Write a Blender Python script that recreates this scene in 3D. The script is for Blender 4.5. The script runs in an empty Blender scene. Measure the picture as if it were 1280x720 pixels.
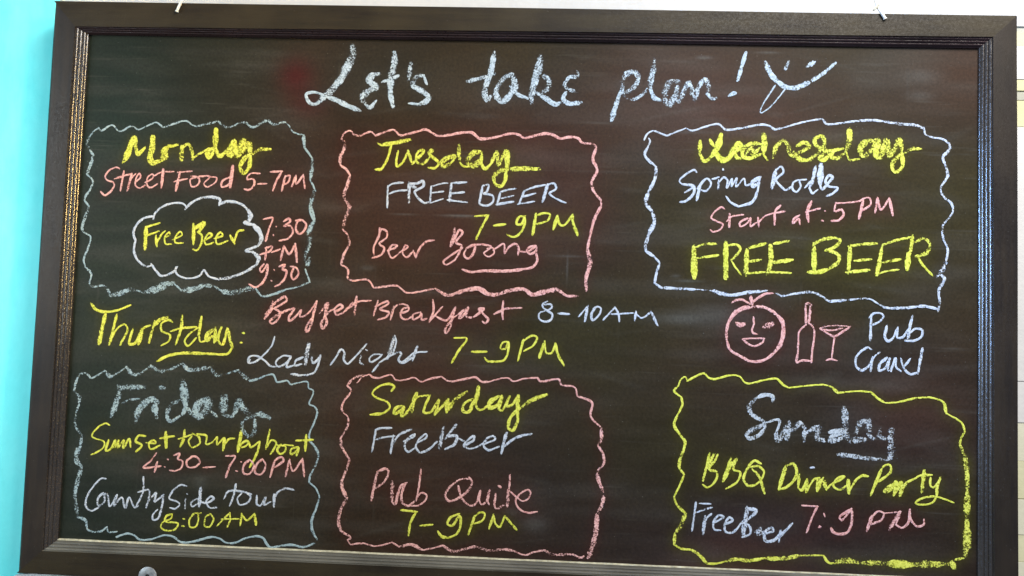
import bpy, math, random
import numpy as np
from mathutils import Vector, Matrix

random.seed(7); rng = np.random.default_rng(7)
S = bpy.context.scene
COL = S.collection

# ------------------------------------------------------------------ camera
F_PX = 1100.0                      # focal length in pixels of the 1280 px wide photograph
CX, CY, CZ = 0.0528, -0.0571, 1.1651
AX, AY, AZ = 0.0595, 0.0467, 0.0318
def rotm(x, y, z):
    return Matrix.Rotation(z, 3, 'Z') @ Matrix.Rotation(y, 3, 'Y') @ Matrix.Rotation(x, 3, 'X')
RB = rotm(AX, AY, AZ)              # camera rotation in board space (x right, y up, z out of the board)
UP = 1.5                           # height of the board's middle above the floor
def wd(p):                         # board space -> world
    return Vector((p[0], -p[2], p[1] + UP))
B2W = Matrix(((1, 0, 0), (0, 0, -1), (0, 1, 0)))
cam_d = bpy.data.cameras.new('camera'); cam = bpy.data.objects.new('camera', cam_d); COL.objects.link(cam)
cam_d.sensor_width = 36; cam_d.lens = F_PX / 1280 * 36; cam_d.clip_end = 50; cam_d.clip_start = 0.05
cam.matrix_world = Matrix.Translation(wd((CX, CY, CZ))) @ (B2W @ RB).to_4x4()
S.camera = cam

# ------------------------------------------------------------------ light
w = bpy.data.worlds.new('World'); S.world = w; w.use_nodes = True
w.node_tree.nodes['Background'].inputs[0].default_value = (0.80, 0.90, 1.0, 1)
w.node_tree.nodes['Background'].inputs[1].default_value = 0.26
def area(name, loc, aim, sx, sy, power, col):
    d = bpy.data.lights.new(name, 'AREA'); d.shape = 'RECTANGLE'; d.size = sx; d.size_y = sy
    d.energy = power; d.color = col
    o = bpy.data.objects.new(name, d); COL.objects.link(o)
    o.location = loc
    o.rotation_euler = (Vector(aim) - Vector(loc)).to_track_quat('-Z', 'Y').to_euler()
    return o
area('overhead_daylight', (0.75, -1.12, 2.66), (0.0, 0, 1.60), 0.8, 0.5, 44, (1.0, 0.95, 0.88))
area('left_window_light', (-0.95, -1.35, 1.80), (0.62, 0, 1.52), 0.12, 0.50, 1.7, (0.26, 0.50, 1.0)).data.spread = math.radians(36)
area('right_glint_lamp', (1.0, -1.25, 1.95), (-0.64, 0, 1.62), 0.10, 0.50, 0.85, (1.0, 0.66, 0.22)).data.spread = math.radians(30)  # added warm lamp, narrowed onto the left moulding for its gold glints
area('wall_fill_lamp', (-1.50, -0.75, 1.75), (-0.80, 0, 1.45), 0.5, 0.7, 4.4, (0.80, 0.93, 1.0)).data.spread = math.radians(95)  # fill lamp added to brighten and cool the cyan wall
S.view_settings.view_transform = 'Standard'; S.view_settings.look = 'None'
S.view_settings.exposure = 0.0; S.view_settings.gamma = 1.0
S.cycles.transparent_max_bounces = 16

# ------------------------------------------------------------------ helpers
def ray(px, py, z=0.0):            # photograph pixel -> point of the board-parallel plane z
    d = RB @ Vector((px - 640.0, -(py - 360.0), -F_PX))
    t = (z - CZ) / d.z
    return (CX + d.x * t, CY + d.y * t, z)

class NT:
    def __init__(self, name):
        self.m = bpy.data.materials.new(name); self.m.use_nodes = True
        self.t = self.m.node_tree; self.n = self.t.nodes; self.b = self.n['Principled BSDF']
        self.out = self.n['Material Output']
        tc = self.n.new('ShaderNodeTexCoord'); self.obj = tc.outputs['Object']
    def link(self, a, b): self.t.links.new(a, b)
    def noise(self, scale, detail=4, rough=0.55, vec=None, stretch=None):
        n = self.n.new('ShaderNodeTexNoise'); n.inputs['Scale'].default_value = scale
        n.inputs['Detail'].default_value = detail; n.inputs['Roughness'].default_value = rough
        v = vec or self.obj
        if stretch:
            mp = self.n.new('ShaderNodeMapping'); mp.inputs['Scale'].default_value = stretch
            self.link(v, mp.inputs[0]); v = mp.outputs[0]
        self.link(v, n.inputs['Vector']); return n.outputs[0]
    def ramp(self, fac, stops):
        r = self.n.new('ShaderNodeValToRGB'); e = r.color_ramp.elements
        e[0].position = stops[0][0]; e[0].color = (*stops[0][1], 1)
        e[1].position = stops[-1][0]; e[1].color = (*stops[-1][1], 1)
        for p, c in stops[1:-1]:
            k = e.new(p); k.color = (*c, 1)
        self.link(fac, r.inputs[0]); return r.outputs[0]
    def mix(self, fac, a, b, mode='MIX'):
        m = self.n.new('ShaderNodeMix'); m.data_type = 'RGBA'; m.blend_type = mode
        for s, v in ((m.inputs[0], fac), (m.inputs[6], a), (m.inputs[7], b)):
            if isinstance(v, (int, float)): s.default_value = v
            elif isinstance(v, tuple): s.default_value = (*v, 1)
            else: self.link(v, s)
        return m.outputs[2]
    def math(self, op, a, b=0.0, clamp=False):
        m = self.n.new('ShaderNodeMath'); m.operation = op; m.use_clamp = clamp
        for s, v in ((m.inputs[0], a), (m.inputs[1], b)):
            if isinstance(v, (int, float)): s.default_value = v
            else: self.link(v, s)
        return m.outputs[0]
    def maprange(self, v, a, b, c=0.0, d=1.0, smooth=False):
        m = self.n.new('ShaderNodeMapRange')
        if smooth: m.interpolation_type = 'SMOOTHSTEP'
        for s, x in zip(m.inputs[1:5], (a, b, c, d)): s.default_value = x
        self.link(v, m.inputs[0]); return m.outputs[0]
    def bump(self, h, strength, dist):
        b = self.n.new('ShaderNodeBump'); b.inputs['Strength'].default_value = strength
        b.inputs['Distance'].default_value = dist
        self.link(h, b.inputs['Height']); self.link(b.outputs[0], self.b.inputs['Normal'])
    def attr(self, name):
        a = self.n.new('ShaderNodeAttribute'); a.attribute_name = name; return a
    def set(self, color=None, rough=None, metal=None, spec=None):
        for k, v in (('Base Color', color), ('Roughness', rough), ('Metallic', metal), ('Specular IOR Level', spec)):
            if v is None: continue
            s = self.b.inputs[k]
            if isinstance(v, (int, float)): s.default_value = v
            elif isinstance(v, tuple): s.default_value = (*v, 1)
            else: self.link(v, s)

def mesh(name, V, Fc, mats, parent=None, smooth=False, label=None, midx=None):
    me = bpy.data.meshes.new(name); me.from_pydata([tuple(wd(v)) for v in V], [], Fc)
    for m in (mats if isinstance(mats, (list, tuple)) else [mats]): me.materials.append(m)
    if midx: me.polygons.foreach_set('material_index', midx)
    if smooth: me.polygons.foreach_set('use_smooth', [True] * len(me.polygons))
    me.update()
    o = bpy.data.objects.new(name, me); COL.objects.link(o)
    if parent: o.parent = parent
    if label: o['label'] = label
    return o

def box(x0, x1, y0, y1, z0, z1, bev=0.0):
    if bev <= 0:
        V = [(x, y, z) for z in (z0, z1) for y in (y0, y1) for x in (x0, x1)]
        return V, [(0, 2, 3, 1), (4, 5, 7, 6), (0, 1, 5, 4), (2, 6, 7, 3), (0, 4, 6, 2), (1, 3, 7, 5)]
    b = bev; V = []                # front edges chamfered
    for (z, i) in ((z0, 0), (z1 - b, 0), (z1, b)):
        V += [(x0 + i, y0 + i, z), (x1 - i, y0 + i, z), (x1 - i, y1 - i, z), (x0 + i, y1 - i, z)]
    Fc = [(8, 9, 10, 11), (3, 2, 1, 0)]
    for r in (0, 4):
        for k in range(4): Fc.append((r + k, r + (k + 1) % 4, r + 4 + (k + 1) % 4, r + 4 + k))
    return V, Fc

# ------------------------------------------------------------------ wall materials
def wall_mat(name, c1, c2, rough=0.7, sc=3.0, bumps=0.25):
    t = NT(name)
    a = t.noise(sc, 5, 0.6); c = t.ramp(a, [(0.3, c1), (0.7, c2)])
    q = t.noise(14, 5, 0.65, stretch=(1, 1, 0.35)); c = t.mix(t.maprange(q, 0.5, 0.72, 0, 0.30), c, tuple(min(1.0, x * 1.05 + 0.10) for x in c2))
    f = t.noise(60, 3, 0.6, stretch=(1, 1, 0.7)); c = t.mix(t.maprange(f, 0.35, 0.75, 0, 0.16), c, tuple(x * 0.7 for x in c1))
    t.set(c, rough); t.bump(t.noise(150, 4, 0.6), bumps, 0.002); return t.m
M_cyan = wall_mat('cyan_paint', (0.13, 0.86, 0.88), (0.22, 0.90, 0.90), 0.75)
M_pale = wall_mat('pale_paint', (0.55, 0.56, 0.57), (0.62, 0.62, 0.61), 0.8)
M_cream = wall_mat('cream_paint', (0.70, 0.69, 0.54), (0.74, 0.74, 0.62), 0.7)
M_yell = wall_mat('yellow_board_paint', (0.66, 0.65, 0.40), (0.72, 0.71, 0.50), 0.6, 9)
M_white = wall_mat('white_board_paint', (0.66, 0.67, 0.69), (0.74, 0.74, 0.75), 0.55, 6)
M_grey = wall_mat('grey_metal_paint', (0.40, 0.41, 0.36), (0.54, 0.54, 0.46), 0.5, 12)

# ------------------------------------------------------------------ the setting
def struct(name, V, Fc, m, label=None):
    o = mesh(name, V, Fc, m); o['kind'] = 'structure'
    if label: o['label'] = label
    return o
ZW = -0.042
V, Fc = box(-1.6, 1.9, -1.5, 1.3, ZW - 0.14, ZW - 0.008)
struct('wall', V, Fc, M_pale)
xl = -1.2; xr = ray(72, 0, ZW)[0]
# cyan painted pillar, standing proud of the pale wall, leaning edges follow the plaster
V, Fc = box(xl, xr, -1.4, ray(60, -12, ZW)[1] + 0.10, ZW - 0.006, ZW, 0.003)
struct('wall_pillar', V, Fc, M_cyan)
# pale ledge on which the foot of the cyan paint ends, just under the board
yl = ray(60, 718.5, ZW)[1]
V, Fc = box(ray(17, 719, ZW + 0.012)[0] - 0.0, 1.0, yl - 0.05, yl - 0.0, ZW + 0.001, ZW + 0.012, 0.002)
struct('wall_ledge', V, Fc, M_white)
# right-hand side: boards of the wall seen past the frame
wallr = bpy.data.objects.new('wall_boarding', None); COL.objects.link(wallr); wallr['kind'] = 'structure'
bx = ray(1262, 300, ZW)[0]
rows = [(20.5, 33, M_white, 0.004), (33.8, 39.5, M_grey, -0.004), (40.3, 57, M_yell, 0.0), (58, 99, M_white, 0.003),
        (100, 113, M_yell, 0.0), (113.8, 117.2, M_grey, -0.006), (118, 125, M_grey, 0.002), (126, 158, M_yell, 0.0),
        (159, 236, M_white, 0.0), (237, 476, M_white, 0.004), (477, 528, M_white, 0.001), (529, 576, M_cream, -0.002),
        (577, 623, M_yell, 0.0), (624.5, 668, M_cream, 0.002), (669, 702, M_yell, 0.0), (703, 742, M_cream, 0.001)]
for a, b, m, dz in rows:
    y1 = ray(1276, a - 0.3, ZW)[1]; y0 = ray(1276, b + 0.3, ZW)[1]
    V, Fc = box(bx, bx + 0.55, y0, y1, ZW - 0.006, ZW + dz * 0.35, 0.0003)
    mesh('wall_board', V, Fc, m, wallr)

# ------------------------------------------------------------------ stroke data (crops: x0, y0, scale)
CR = dict(A=(370, 40, 4.923), B=(560, 40, 4.923), C=(750, 40, 4.129), M1=(90, 140, 5.333), M2=(250, 140, 5.333),
          M3=(90, 240, 5.333), M4=(250, 255, 6), T1=(410, 150, 6.547), T2=(570, 150, 6.547), T3=(410, 255, 6),
          T4=(570, 255, 6), W1=(790, 135, 6), W2=(990, 135, 6), W3=(790, 250, 5.333), W4=(990, 250, 4.967),
          H1=(100, 365, 5.565), H2=(310, 360, 6), H3=(500, 360, 6), H4=(650, 360, 6), H5=(890, 355, 6.544),
          H6=(1050, 375, 6.858), F1=(80, 450, 6), F2=(240, 450, 6), F3=(80, 560, 5.539), F4=(240, 560, 5.539),
          S1=(415, 455, 6), S2=(585, 455, 6), S3=(415, 570, 5.333), S4=(585, 570, 5.333), U1=(830, 455, 5.54),
          U2=(1020, 455, 5.54), U3=(830, 570, 5.145), U4=(1020, 570, 5.145), P=(0, 0, 1))
# each entry: (name, label, colour, strokes); a stroke line is "width[*coverage] [crop:] x,y x,y ..."
DATA = '''
#chalk_word|white chalk word Let's in the title|t
10*.62 A: 345,82 352,115 345,160 315,215 285,275 235,340 180,395 125,443
4.4 180,400 130,440 95,443 70,415 63,385 90,372 130,374 180,395
6*.8 180,395 250,420 310,450 393,485
8*.66 512,258 468,270 450,300 492,338 445,365 408,405 425,445
5*.8 425,445 455,465 492,425
8.5*.72 607,125 605,200 588,270 582,380 598,460
5*.8 533,308 580,292 630,270
8.5*.5 708,190 692,300
4 805,322 787,272
7*.7 787,270 745,275 720,330 765,358 815,400 800,428 750,447
4.5 760,445 697,440
#chalk_word|white chalk word take in the title|t
7*.75 B: 285,125 265,240 225,370 240,420 266,395
5.5*.7 120,305 180,290 285,258
8*.66 395,258 340,290 300,350 300,400 335,428 380,390 412,330 398,265
5.5*.85 385,335 430,385 490,408
9.5*.58 572,140 560,210 535,300 515,390 515,440
9*.55 590,270 620,300 610,350 560,385
6*.85 545,375 600,408 655,444 690,438
6*.5 795,245 802,272 745,282 718,330 740,352 790,368
6.5*.8 725,375 708,410 740,440 820,435
#chalk_word|white chalk word plan with exclamation mark in the title|t
6.5*.85 C: 105,310 75,400 60,455
9*.45 120,265 110,320
7.5*.45 112,260 140,215 180,208 198,240 172,288 122,318
5*.5 122,330 160,350 210,330 245,292
8.5*.55 283,140 275,200 262,250 260,300
7*.85 262,300 280,340 310,352
9*.5 405,255 362,262 335,310 335,345 355,372 385,335 400,285
8*.5 395,280 405,358 440,290 460,262 478,320 490,350
7.5*.5 490,350 512,280 540,245 560,290 553,320
5*.7 553,320 588,350 600,340
6*.9 752,108 710,250
3 662,332 690,312 702,316 672,332
#chalk_smile|white chalk smile with its tongue out beside the title|t
7*.8 C: 853,155 880,215 915,255 960,283
6*.9 915,260 960,285 1010,288 1080,260
5*.7 1080,260 1150,215 1218,158
#>eye|
6.5*.8 C: 972,155 958,190
#>eye|
6.5*.6 C: 1105,155 1070,178
#>tongue|
2.2*.8 C: 905,275 865,335 835,385 828,417 870,395 920,340 955,295
#chalk_border|wavy pale blue chalk outline around Monday|b
2.6*.8 M1: 180,105 145,130 118,165
5*.38 118,165 100,210 120,255
3*.8 120,255 145,290
4.5*.5 143,290 125,350 100,415
3*.8 100,415 140,460 120,520 85,580 115,630
4.5*.55 115,630 85,710 M3: 85,177 70,230 72,265
2.6*.8 72,265 125,300 110,370 80,450 90,500
4*.55 90,500 130,545 120,615 140,632 210,625 240,650 260,690
6.5*.5 255,688 300,682 380,655 430,655
4*.6 430,655 490,675
8.5*.45 480,672 560,650 640,612 680,610
3*.6 680,608 730,655
7*.45 730,655 800,650 880,625 950,628
4*.6 950,628 1010,665
7.5*.42 1005,665 1080,670 1180,645 1230,650
4*.8 M4: 420,635 465,690 540,680 650,640
3*.7 650,640 740,620 825,585
3*.85 825,585 790,490
8*.45 805,455 820,400
6*.5 785,420 800,360 825,290 815,220
7*.5 812,250 820,200 855,130
3.4*.85 855,130 825,50 825,0
2.6*.8 M1: 180,105 195,125 270,88 320,130 400,95 445,118 500,95 565,72 610,105
3.2*.65 610,105 680,80 760,60 820,95 900,80 970,65
4*.55 960,65 M2: 120,65 180,103 300,70 350,103 450,58 490,82 560,70 590,85
3*.7 590,85 625,135 690,155
5*.7 690,155 700,240
3*.9 700,240 750,310
5.5*.6 750,310 745,390 735,450
3*.8 735,450 768,520
7*.55 765,525 735,620
4*.8 735,610 765,715
#chalk_word|yellow chalk word Monday|y
7*.75 M1: 345,335 375,270 415,170 425,230
5*.8 425,230 440,280 490,235
8*.8 540,165 535,240 520,310 540,338 590,325
7*.75 590,325 625,300 612,260 645,228
8*.6 600,310 640,240
5*.8 640,232 710,218
8*.75 735,232 730,322
5*.7 735,240 775,215 800,260 805,315
3.5*.7 805,310 850,280 905,250
8*.8 962,115 955,240
7*.8 940,245 905,260 915,305 950,260
5.5*.8 955,240 985,295 1020,275
8*.75 1020,275 1055,240 1085,195 1060,290 1035,265
8*.75 1085,205 1105,290 1145,195 1140,265
9*.75 1140,265 1180,215 1190,290
6*.8 1190,290 1180,370 1145,408 1122,370 1150,310 1195,280
5.5*.7 M2: 350,280 400,250 475,250
#chalk_word|pink chalk word Street under Monday|p
2.8 M1: 318,378 300,370 255,385 222,428 235,455 275,468 282,490 262,525 220,555 192,532
3.4 346,396 324,524
2.6 285,445 350,425 392,414
3.4 400,410 370,525
2.6 385,455 425,412
2.8 430,465 458,432 450,410 428,445 425,490 450,508 490,488
2.8 490,470 540,440 540,415 510,430 500,480 520,505 572,480
4.6 610,385 597,505
2.6 545,428 600,402 680,398
#chalk_word|pink chalk word Food under Monday|p
3.6 720,400 692,525
2.6 705,402 800,395
2.4 680,465 770,445
2.6 832,435 790,450 800,498 845,480 845,440 795,428
2.6 850,430 920,430 880,480 900,500 960,465 965,440 905,430
3 1050,435 1000,465 1000,500 1050,478 1075,360
5 1073,362 1055,500
#chalk_word|pink chalk time 5-7PM under Monday|p
2.8 M2: 400,410 335,412 312,450 355,447 362,485 325,520 297,514
2.4 385,480 445,478
2.8 470,400 550,395
3.4 545,400 510,460 485,528
3.6 570,425 545,525
2.6 570,430 600,425 590,465 555,490
3.4 640,425 612,500
2.8 640,425 642,480 690,420
3.6 690,420 700,512
#chalk_cloud|blue white chalk cloud ringing the words Free Beer|w
3.4 M3: 542,185 550,150 600,100 680,74 740,78 762,100 755,115
4.2 758,110 800,70 870,38 950,36 988,52 982,85
4 985,80 1030,65 1090,68 1150,95 1185,145
6*.8 1175,120 1190,155 1182,190
4 1185,190 1150,205 1210,218
6*.85 1210,220 1253,270 1262,320 1240,360
4 1240,360 1160,393 1205,400
6*.85 1205,400 1245,440 1232,485
4.6*.7 1232,485 1160,530 1060,568 970,582
3.2 970,582 910,560 882,522 850,560 770,576 710,555 690,525 702,495 680,530 600,560 565,530 530,480
3.2 525,492 500,497 440,455 415,390 425,325
3.6 425,325 412,270 440,210 490,172 545,162
#chalk_word|yellow chalk word Free inside the cloud|y
4.8 M3: 495,235 487,382
3 490,235 585,207
3 500,290 580,262
4.4 560,290 566,360
2.8 565,345 600,280 622,260
2.6 620,305 655,285 650,268 620,300 625,345 665,348
2.6 670,320 735,285 725,265 690,300 690,337 742,340
#chalk_word|yellow chalk word Beer inside the cloud|y
4.8 812,215 810,345
5 815,245 880,205 845,268
3.4 840,268 866,290 860,350 830,390 808,382
2.8 895,320 935,285 915,275 885,320 895,350 945,338
2.8 950,310 1005,290 990,268 960,310 970,347 1040,325
4.4 1055,290 1085,345
3.2 1080,340 1110,262 1145,255
#chalk_word|pink chalk time 7:30 beside the cloud|p
3 M4: 475,115 545,105 520,180 492,280
3 570,166 573,172
3 551,233 554,238
3.2 630,130 665,110 678,130 630,165 680,165 697,210 660,260 597,275
3.2 770,120 735,130 720,190 745,225 785,195 795,150 765,122 720,125
#chalk_word|pink chalk letters PM between 7:30 and 9:30|p
3.8 500,325 488,420
3 490,332 540,318 530,350 450,380
3 540,362 600,340
3.6 630,315 605,420
3.4 630,315 670,375 715,300
4 715,300 728,435
#chalk_word|pink chalk time 9:30 beside the cloud|p
3.2 480,450 450,490 460,512 495,470 505,450 500,530 460,600 410,625 370,602
2.6 555,493 559,497
2.8 535,575 539,579
3.2 595,470 638,455 620,490 647,500 640,550 600,600 565,618
3.2 705,470 685,540 700,565 738,530 725,480 680,468
#chalk_border|wavy pink chalk outline around Tuesday|p
2.6*.8 T1: 108,155 125,120 150,95 185,90 215,120 255,130 350,97 390,128
3.4*.85 390,128 450,105 540,82 590,125 640,118 730,95 800,78 850,105
4*.9 850,105 900,130 980,125 1090,105 1180,105 T2: 188,150 240,155 330,140 450,112 510,120 560,148 640,130 740,112 800,125 850,152 930,140 1000,150 1030,185 1120,195
4.2*.8 1120,195 1145,220 1120,320 1155,410 1110,510 1130,590 1185,660 1187,715
4.6*.9 T4: 1088,15 1040,110 1010,220 985,340
5.6*.7 985,340 1005,440 975,560 978,648
4*.8 T4: 915,690 840,690 790,668
5.5*.8 800,670 760,645 640,665 570,680 510,640 400,650 300,680 240,675 170,635 80,645 0,670
4.5*.65 T3: 960,670 900,685 800,635
3.2*.8 800,635 700,655 590,665 520,615 420,620 345,630
2.8*.85 345,630 300,570 180,575 150,555 150,490 100,455
4.2*.65 100,455 120,380 160,300 155,240
3*.6 155,240 112,190
4.8*.5 112,190 130,110 160,40 155,0
4.8*.6 T1: 185,715 130,620 160,530 180,450
3.4*.8 180,450 150,405 100,370
4.8*.6 100,370 100,310 130,240 140,190
3*.6 140,190 110,145
#chalk_word|yellow chalk word Tuesday|y
5*.85 T1: 440,205 560,185 675,162
3.4 405,190 440,208
4 520,200 490,310 460,370 430,405 390,403
4*.8 575,255 560,330 565,380 610,350 655,260
4.4*.75 655,250 670,300 690,360
4.6*.7 690,360 740,310 785,255 750,250 722,300 735,350 770,362 830,312
4.2*.75 830,312 855,245 828,270 850,300 905,350 880,393 820,390
7*.65 1040,295 980,310 935,345 950,380 1000,360
3*.8 1000,360 1045,310
6*.65 1073,205 1073,290 1080,340
3.4*.8 1078,345 1110,380 1185,378
7.5*.62 T2: 210,268 160,265 105,310 105,350 150,375 200,320
4.6*.8 212,280 208,360 240,400 290,355
6*.6 290,350 335,265 340,370
6.5*.75 350,370 415,255 420,330 410,420
5.5*.75 410,420 400,500 365,543 320,520 310,470 350,422 430,402
5.5*.6 430,402 560,398 690,402
#chalk_word|white chalk word FREE under Tuesday|w
3.4 T1: 490,540 485,715
2.8 490,545 530,522 615,512
2.8 495,607 560,582 650,575
5*.65 665,515 663,675
5*.6 680,540 720,555
3.6 665,520 730,520 775,500 782,540 710,590 790,680 830,670
3.2 845,545 835,680
3*.8 845,545 940,520 985,515
2.8 850,597 945,585
2.8 835,680 945,645
3.8*.8 1010,520 995,665
3 1010,518 1135,510
3 1010,602 1115,592
3.2 980,655 1050,665 1140,675
#chalk_word|white chalk word BEER under Tuesday|w
4 T2: 220,535 190,680
3.4 220,540 265,530 250,590 225,602 300,620 302,670 250,702 195,690
3.4 365,590 335,695
2.8 365,590 420,572 490,562
2.8 370,642 470,620
3.4 330,693 400,680 470,668
3.8 560,580 515,690
3 560,580 640,550 730,532
2.8 540,632 650,600
3 505,690 640,668
4.4 750,530 708,670
3.4 750,530 800,520 820,560 765,602 780,620 840,655 900,680
#chalk_word|yellow chalk time 7-9PM under Tuesday|y
3*.7 T4: 140,92 245,85
3.4 240,88 200,160 150,265
3.4 285,162 370,152
3.4 520,90 470,100 455,150 490,152 515,100 515,150 480,220 430,248 385,230
4.4 600,75 575,230
3*.85 605,85 670,68 705,80 690,120 600,155
4.4 760,90 730,190
3.6 760,90 780,155 810,160 875,80
4.8 875,85 878,140 912,232
#chalk_word|pink chalk word Beer|p
3.2 T3: 388,180 385,230 342,330 345,380
3.4 385,225 400,190 440,205 440,250 385,300 422,330 400,380 335,405
3 445,350 500,330 520,312 480,310 455,360 480,405 530,375
3 530,370 600,320 580,310 560,370 590,400 640,355
3.6 640,350 660,405
3.2 660,400 690,330 740,282 795,272
#chalk_word|pink chalk word Boong with an underline|p
4.4*.8 950,185 945,230 920,315
3.2 930,310 960,240 985,195 1010,212 960,290 1000,310 990,350 950,420 880,455 865,435 930,380 1010,330
3.4 1040,330 1020,380 1050,410 1090,370 1100,310 1040,330
2.8 T4: 110,308 210,305 265,322 210,370 240,395 285,370 275,330 235,335
3 280,345 360,300 365,370 400,320 450,300 470,335 465,380
3.4 480,355 530,358 600,315 560,320 530,350 560,375 600,350 608,325
3.8 597,350 608,430 570,475 500,490
4.6*.9 500,490 400,502 200,502 110,510 50,492
#chalk_border|wavy white chalk outline around Wednesday|w
2.6 W1: 92,240 110,200 155,172 200,185 260,205 330,180 405,152
3 405,152 450,170 550,140 640,120 665,130 700,162 830,150
3.6*.8 830,150 970,125 1030,135 1070,160 1130,150
2.6*.8 1130,150 1250,115 W2: 140,95 225,82
3.6*.8 225,82 260,120 320,120 450,102 600,92 680,100
4.4*.6 680,100 800,120 930,130 990,155
3.4*.8 990,155 1000,200 1050,220 1130,235 1180,270
4.2*.75 1180,270 1180,310 1130,370 1150,430
4*.65 1150,430 1165,510 1115,600 1130,660 1195,715
3.6*.75 W4: 965,0 990,25 995,80 935,160 935,230 965,310 955,380
7*.55 952,385 930,440 898,478
4.2*.7 925,465 945,490 910,560 915,640 905,690
4*.8 905,678 820,660 700,670 580,668 540,650
3*.7 540,650 480,615 350,620
4.6*.7 350,620 230,630
3.4*.65 230,630 170,590 120,572 0,585 W3: 1000,640 960,622
3*.8 900,603 870,608
5*.75 870,608 780,615 660,635 600,625 540,605
2.4*.6 540,605 420,595
4*.8 420,597 300,590 200,585
3.4*.8 200,588 150,555
4.6*.75 150,555 165,480 185,420
3.4*.85 185,420 150,380
5*.75 150,380 90,330 110,230
5.4*.7 110,230 150,140 130,70
5*.75 130,70 95,30 92,0 W1: 130,620
5*.75 130,620 175,520 180,440
4.6*.85 180,440 120,390 95,350 120,290
3*.85 120,290 135,250 125,225
#chalk_word|yellow chalk word Wednesday|y
6*.7 W1: 512,252 506,340
6*.9 506,340 545,400 600,360
9*.85 600,360 645,285 668,200
5*.85 585,240 610,285
7.5*.85 625,330 670,388 720,380 770,300 792,262
5.5*.75 735,335 760,310 800,262 818,290 775,335 790,375 830,380
5*.42 845,350 900,298 905,350 955,300
6*.75 965,272 890,268 830,315 830,360 880,378 960,348
9.5*.7 985,190 992,270 985,340
4*.8 985,350 1015,392
8*.7 1060,370 1080,290 1110,262
6.5*.55 1105,258 1140,250 1172,290 1180,350
5.5*.6 1180,350 W2: 10,365
6*.6 W2: 5,350 60,330 128,290 90,258 35,290
6.5*.65 15,335 60,385 120,390 190,345
6*.62 190,345 243,275 225,212 172,235 180,280 240,312 282,350
6.5*.8 282,350 235,390 205,378 240,345
5*.7 240,330 310,318 385,305
6*.65 310,325 292,360 330,378 395,340
8.5*.68 430,160 430,240 405,320
4*.8 405,330 430,388 505,382
8.5*.62 600,245 545,262 508,310 540,352 595,320
8*.66 600,310 640,245 630,360 665,375
7.5*.6 665,370 708,245 725,370
8*.6 725,370 770,310 805,240 822,330
6*.75 820,330 825,440 775,482 750,450 765,395 830,345
5*.55 830,345 900,308 975,308
#chalk_word|white chalk word Spring|w
2.8 W1: 485,482 470,465 400,500 355,550 380,575
4 380,572 460,588 462,640 400,700 362,705
3.2 395,635 470,590
4.2 512,570 485,690
3.2 490,605 560,530 592,560 560,620 505,615
3.8 650,540 645,610
2.8 600,535 650,520
2.8 650,560 690,520 715,545 710,600 750,530 745,590 785,525 780,592 840,530 852,580 895,568
5*.8 960,520 900,560 905,588 950,562
4 958,525 935,640 900,705 800,740
3.2 800,740 740,708 705,665
3 680,458 683,466
#chalk_word|white chalk word Rolls|w
5*.75 1080,460 1048,600
3.2 1070,475 1120,440 1135,480 1080,540 1120,590 1150,615 1200,590
3.4 W2: 50,538 10,560 5,610 30,630 65,590 55,545 105,537
5*.75 175,440 155,540 130,600
3 95,600 140,550
4 130,600 152,640 190,615
8*.85 218,425 212,500 210,570
4 205,570 225,610 265,570 302,520 280,505 250,550 275,588 340,600 310,638 260,662
#chalk_word|pink chalk word Start|p
3 W3: 615,60 600,48 560,70 528,118 560,140 605,162 590,195 540,212 523,200
3.8 650,90 648,180
2.6 630,145 665,112 742,98
3 770,122 720,150 722,178 770,152 790,120 790,175 830,150
3.8 840,120 845,175
2.6 845,150 880,112 920,95 1020,76
3.6 988,38 955,75 950,165
#chalk_word|pink chalk word at with a colon|p
3.2 W4: 45,95 10,120 5,145 42,118 48,152
4.2 120,10 95,70 102,135
2.8 85,75 175,52
3.4 203,68 207,70
3.4 183,128 192,130
#chalk_word|pink chalk time 5PM|p
3.6 272,18 265,70 308,60 320,90 290,125 245,130
2.6 270,20 330,18 420,6 440,-5
4 445,-10 415,115
2.8 440,-10 480,-12 488,25 430,70
3.8 530,-12 515,80
3.4 530,-12 552,60 600,-5
4.2 603,-10 625,95
#chalk_word|large yellow chalk word FREE under Wednesday|y
8*.85 W3: 412,310 415,520
4.4*.75 425,315 480,295 560,292
4*.85 430,388 575,368
8*.85 625,285 625,522
4*.7 640,302 700,300 722,328 680,385
4.4*.7 680,385 658,400
3*.9 665,410 690,450 728,500
6.5*.75 765,335 758,500
4.4*.8 780,320 890,290
4*.8 780,412 860,398
3*.8 760,490 890,480
7*.75 922,305 925,400 902,495
4.4*.75 945,292 1050,272
5*.75 942,417 1068,400
4*.85 920,480 1060,487
#chalk_word|large yellow chalk word BEER under Wednesday|y
6.5*.85 W4: 135,270 138,440
5*.75 130,275 200,242 265,235
4.6*.75 265,235 300,250 260,295 205,315
5*.75 230,315 285,340 290,380 225,430
5*.85 225,430 160,448 98,447
5.6*.75 362,282 348,455
4.4*.75 350,288 440,275 525,270
4.2*.8 385,378 490,368
4.6*.75 335,450 480,435
5.6*.8 560,285 525,465
4.6*.7 560,280 650,250 745,230
4.6*.75 565,388 672,368
3.6*.8 515,462 600,440 660,434
9*.9 722,330 712,430
5.5*.75 748,222 735,330
5*.65 765,260 820,240 855,270 838,325 770,350
4*.85 780,350 805,395 872,470
#chalk_word|yellow chalk word Thurstday with a long underline|y
3.8*.95 H1: 78,80 110,120 160,137 250,130 350,92
5*.85 178,148 132,365
4.6*.85 257,158 205,365
3*.9 210,345 260,255 310,225 332,255 280,370
4*.85 372,248 345,360 380,358 435,258
5.5*.8 435,255 408,360
3.2 408,360 440,255 490,232
4.6*.8 522,205 480,355
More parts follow.
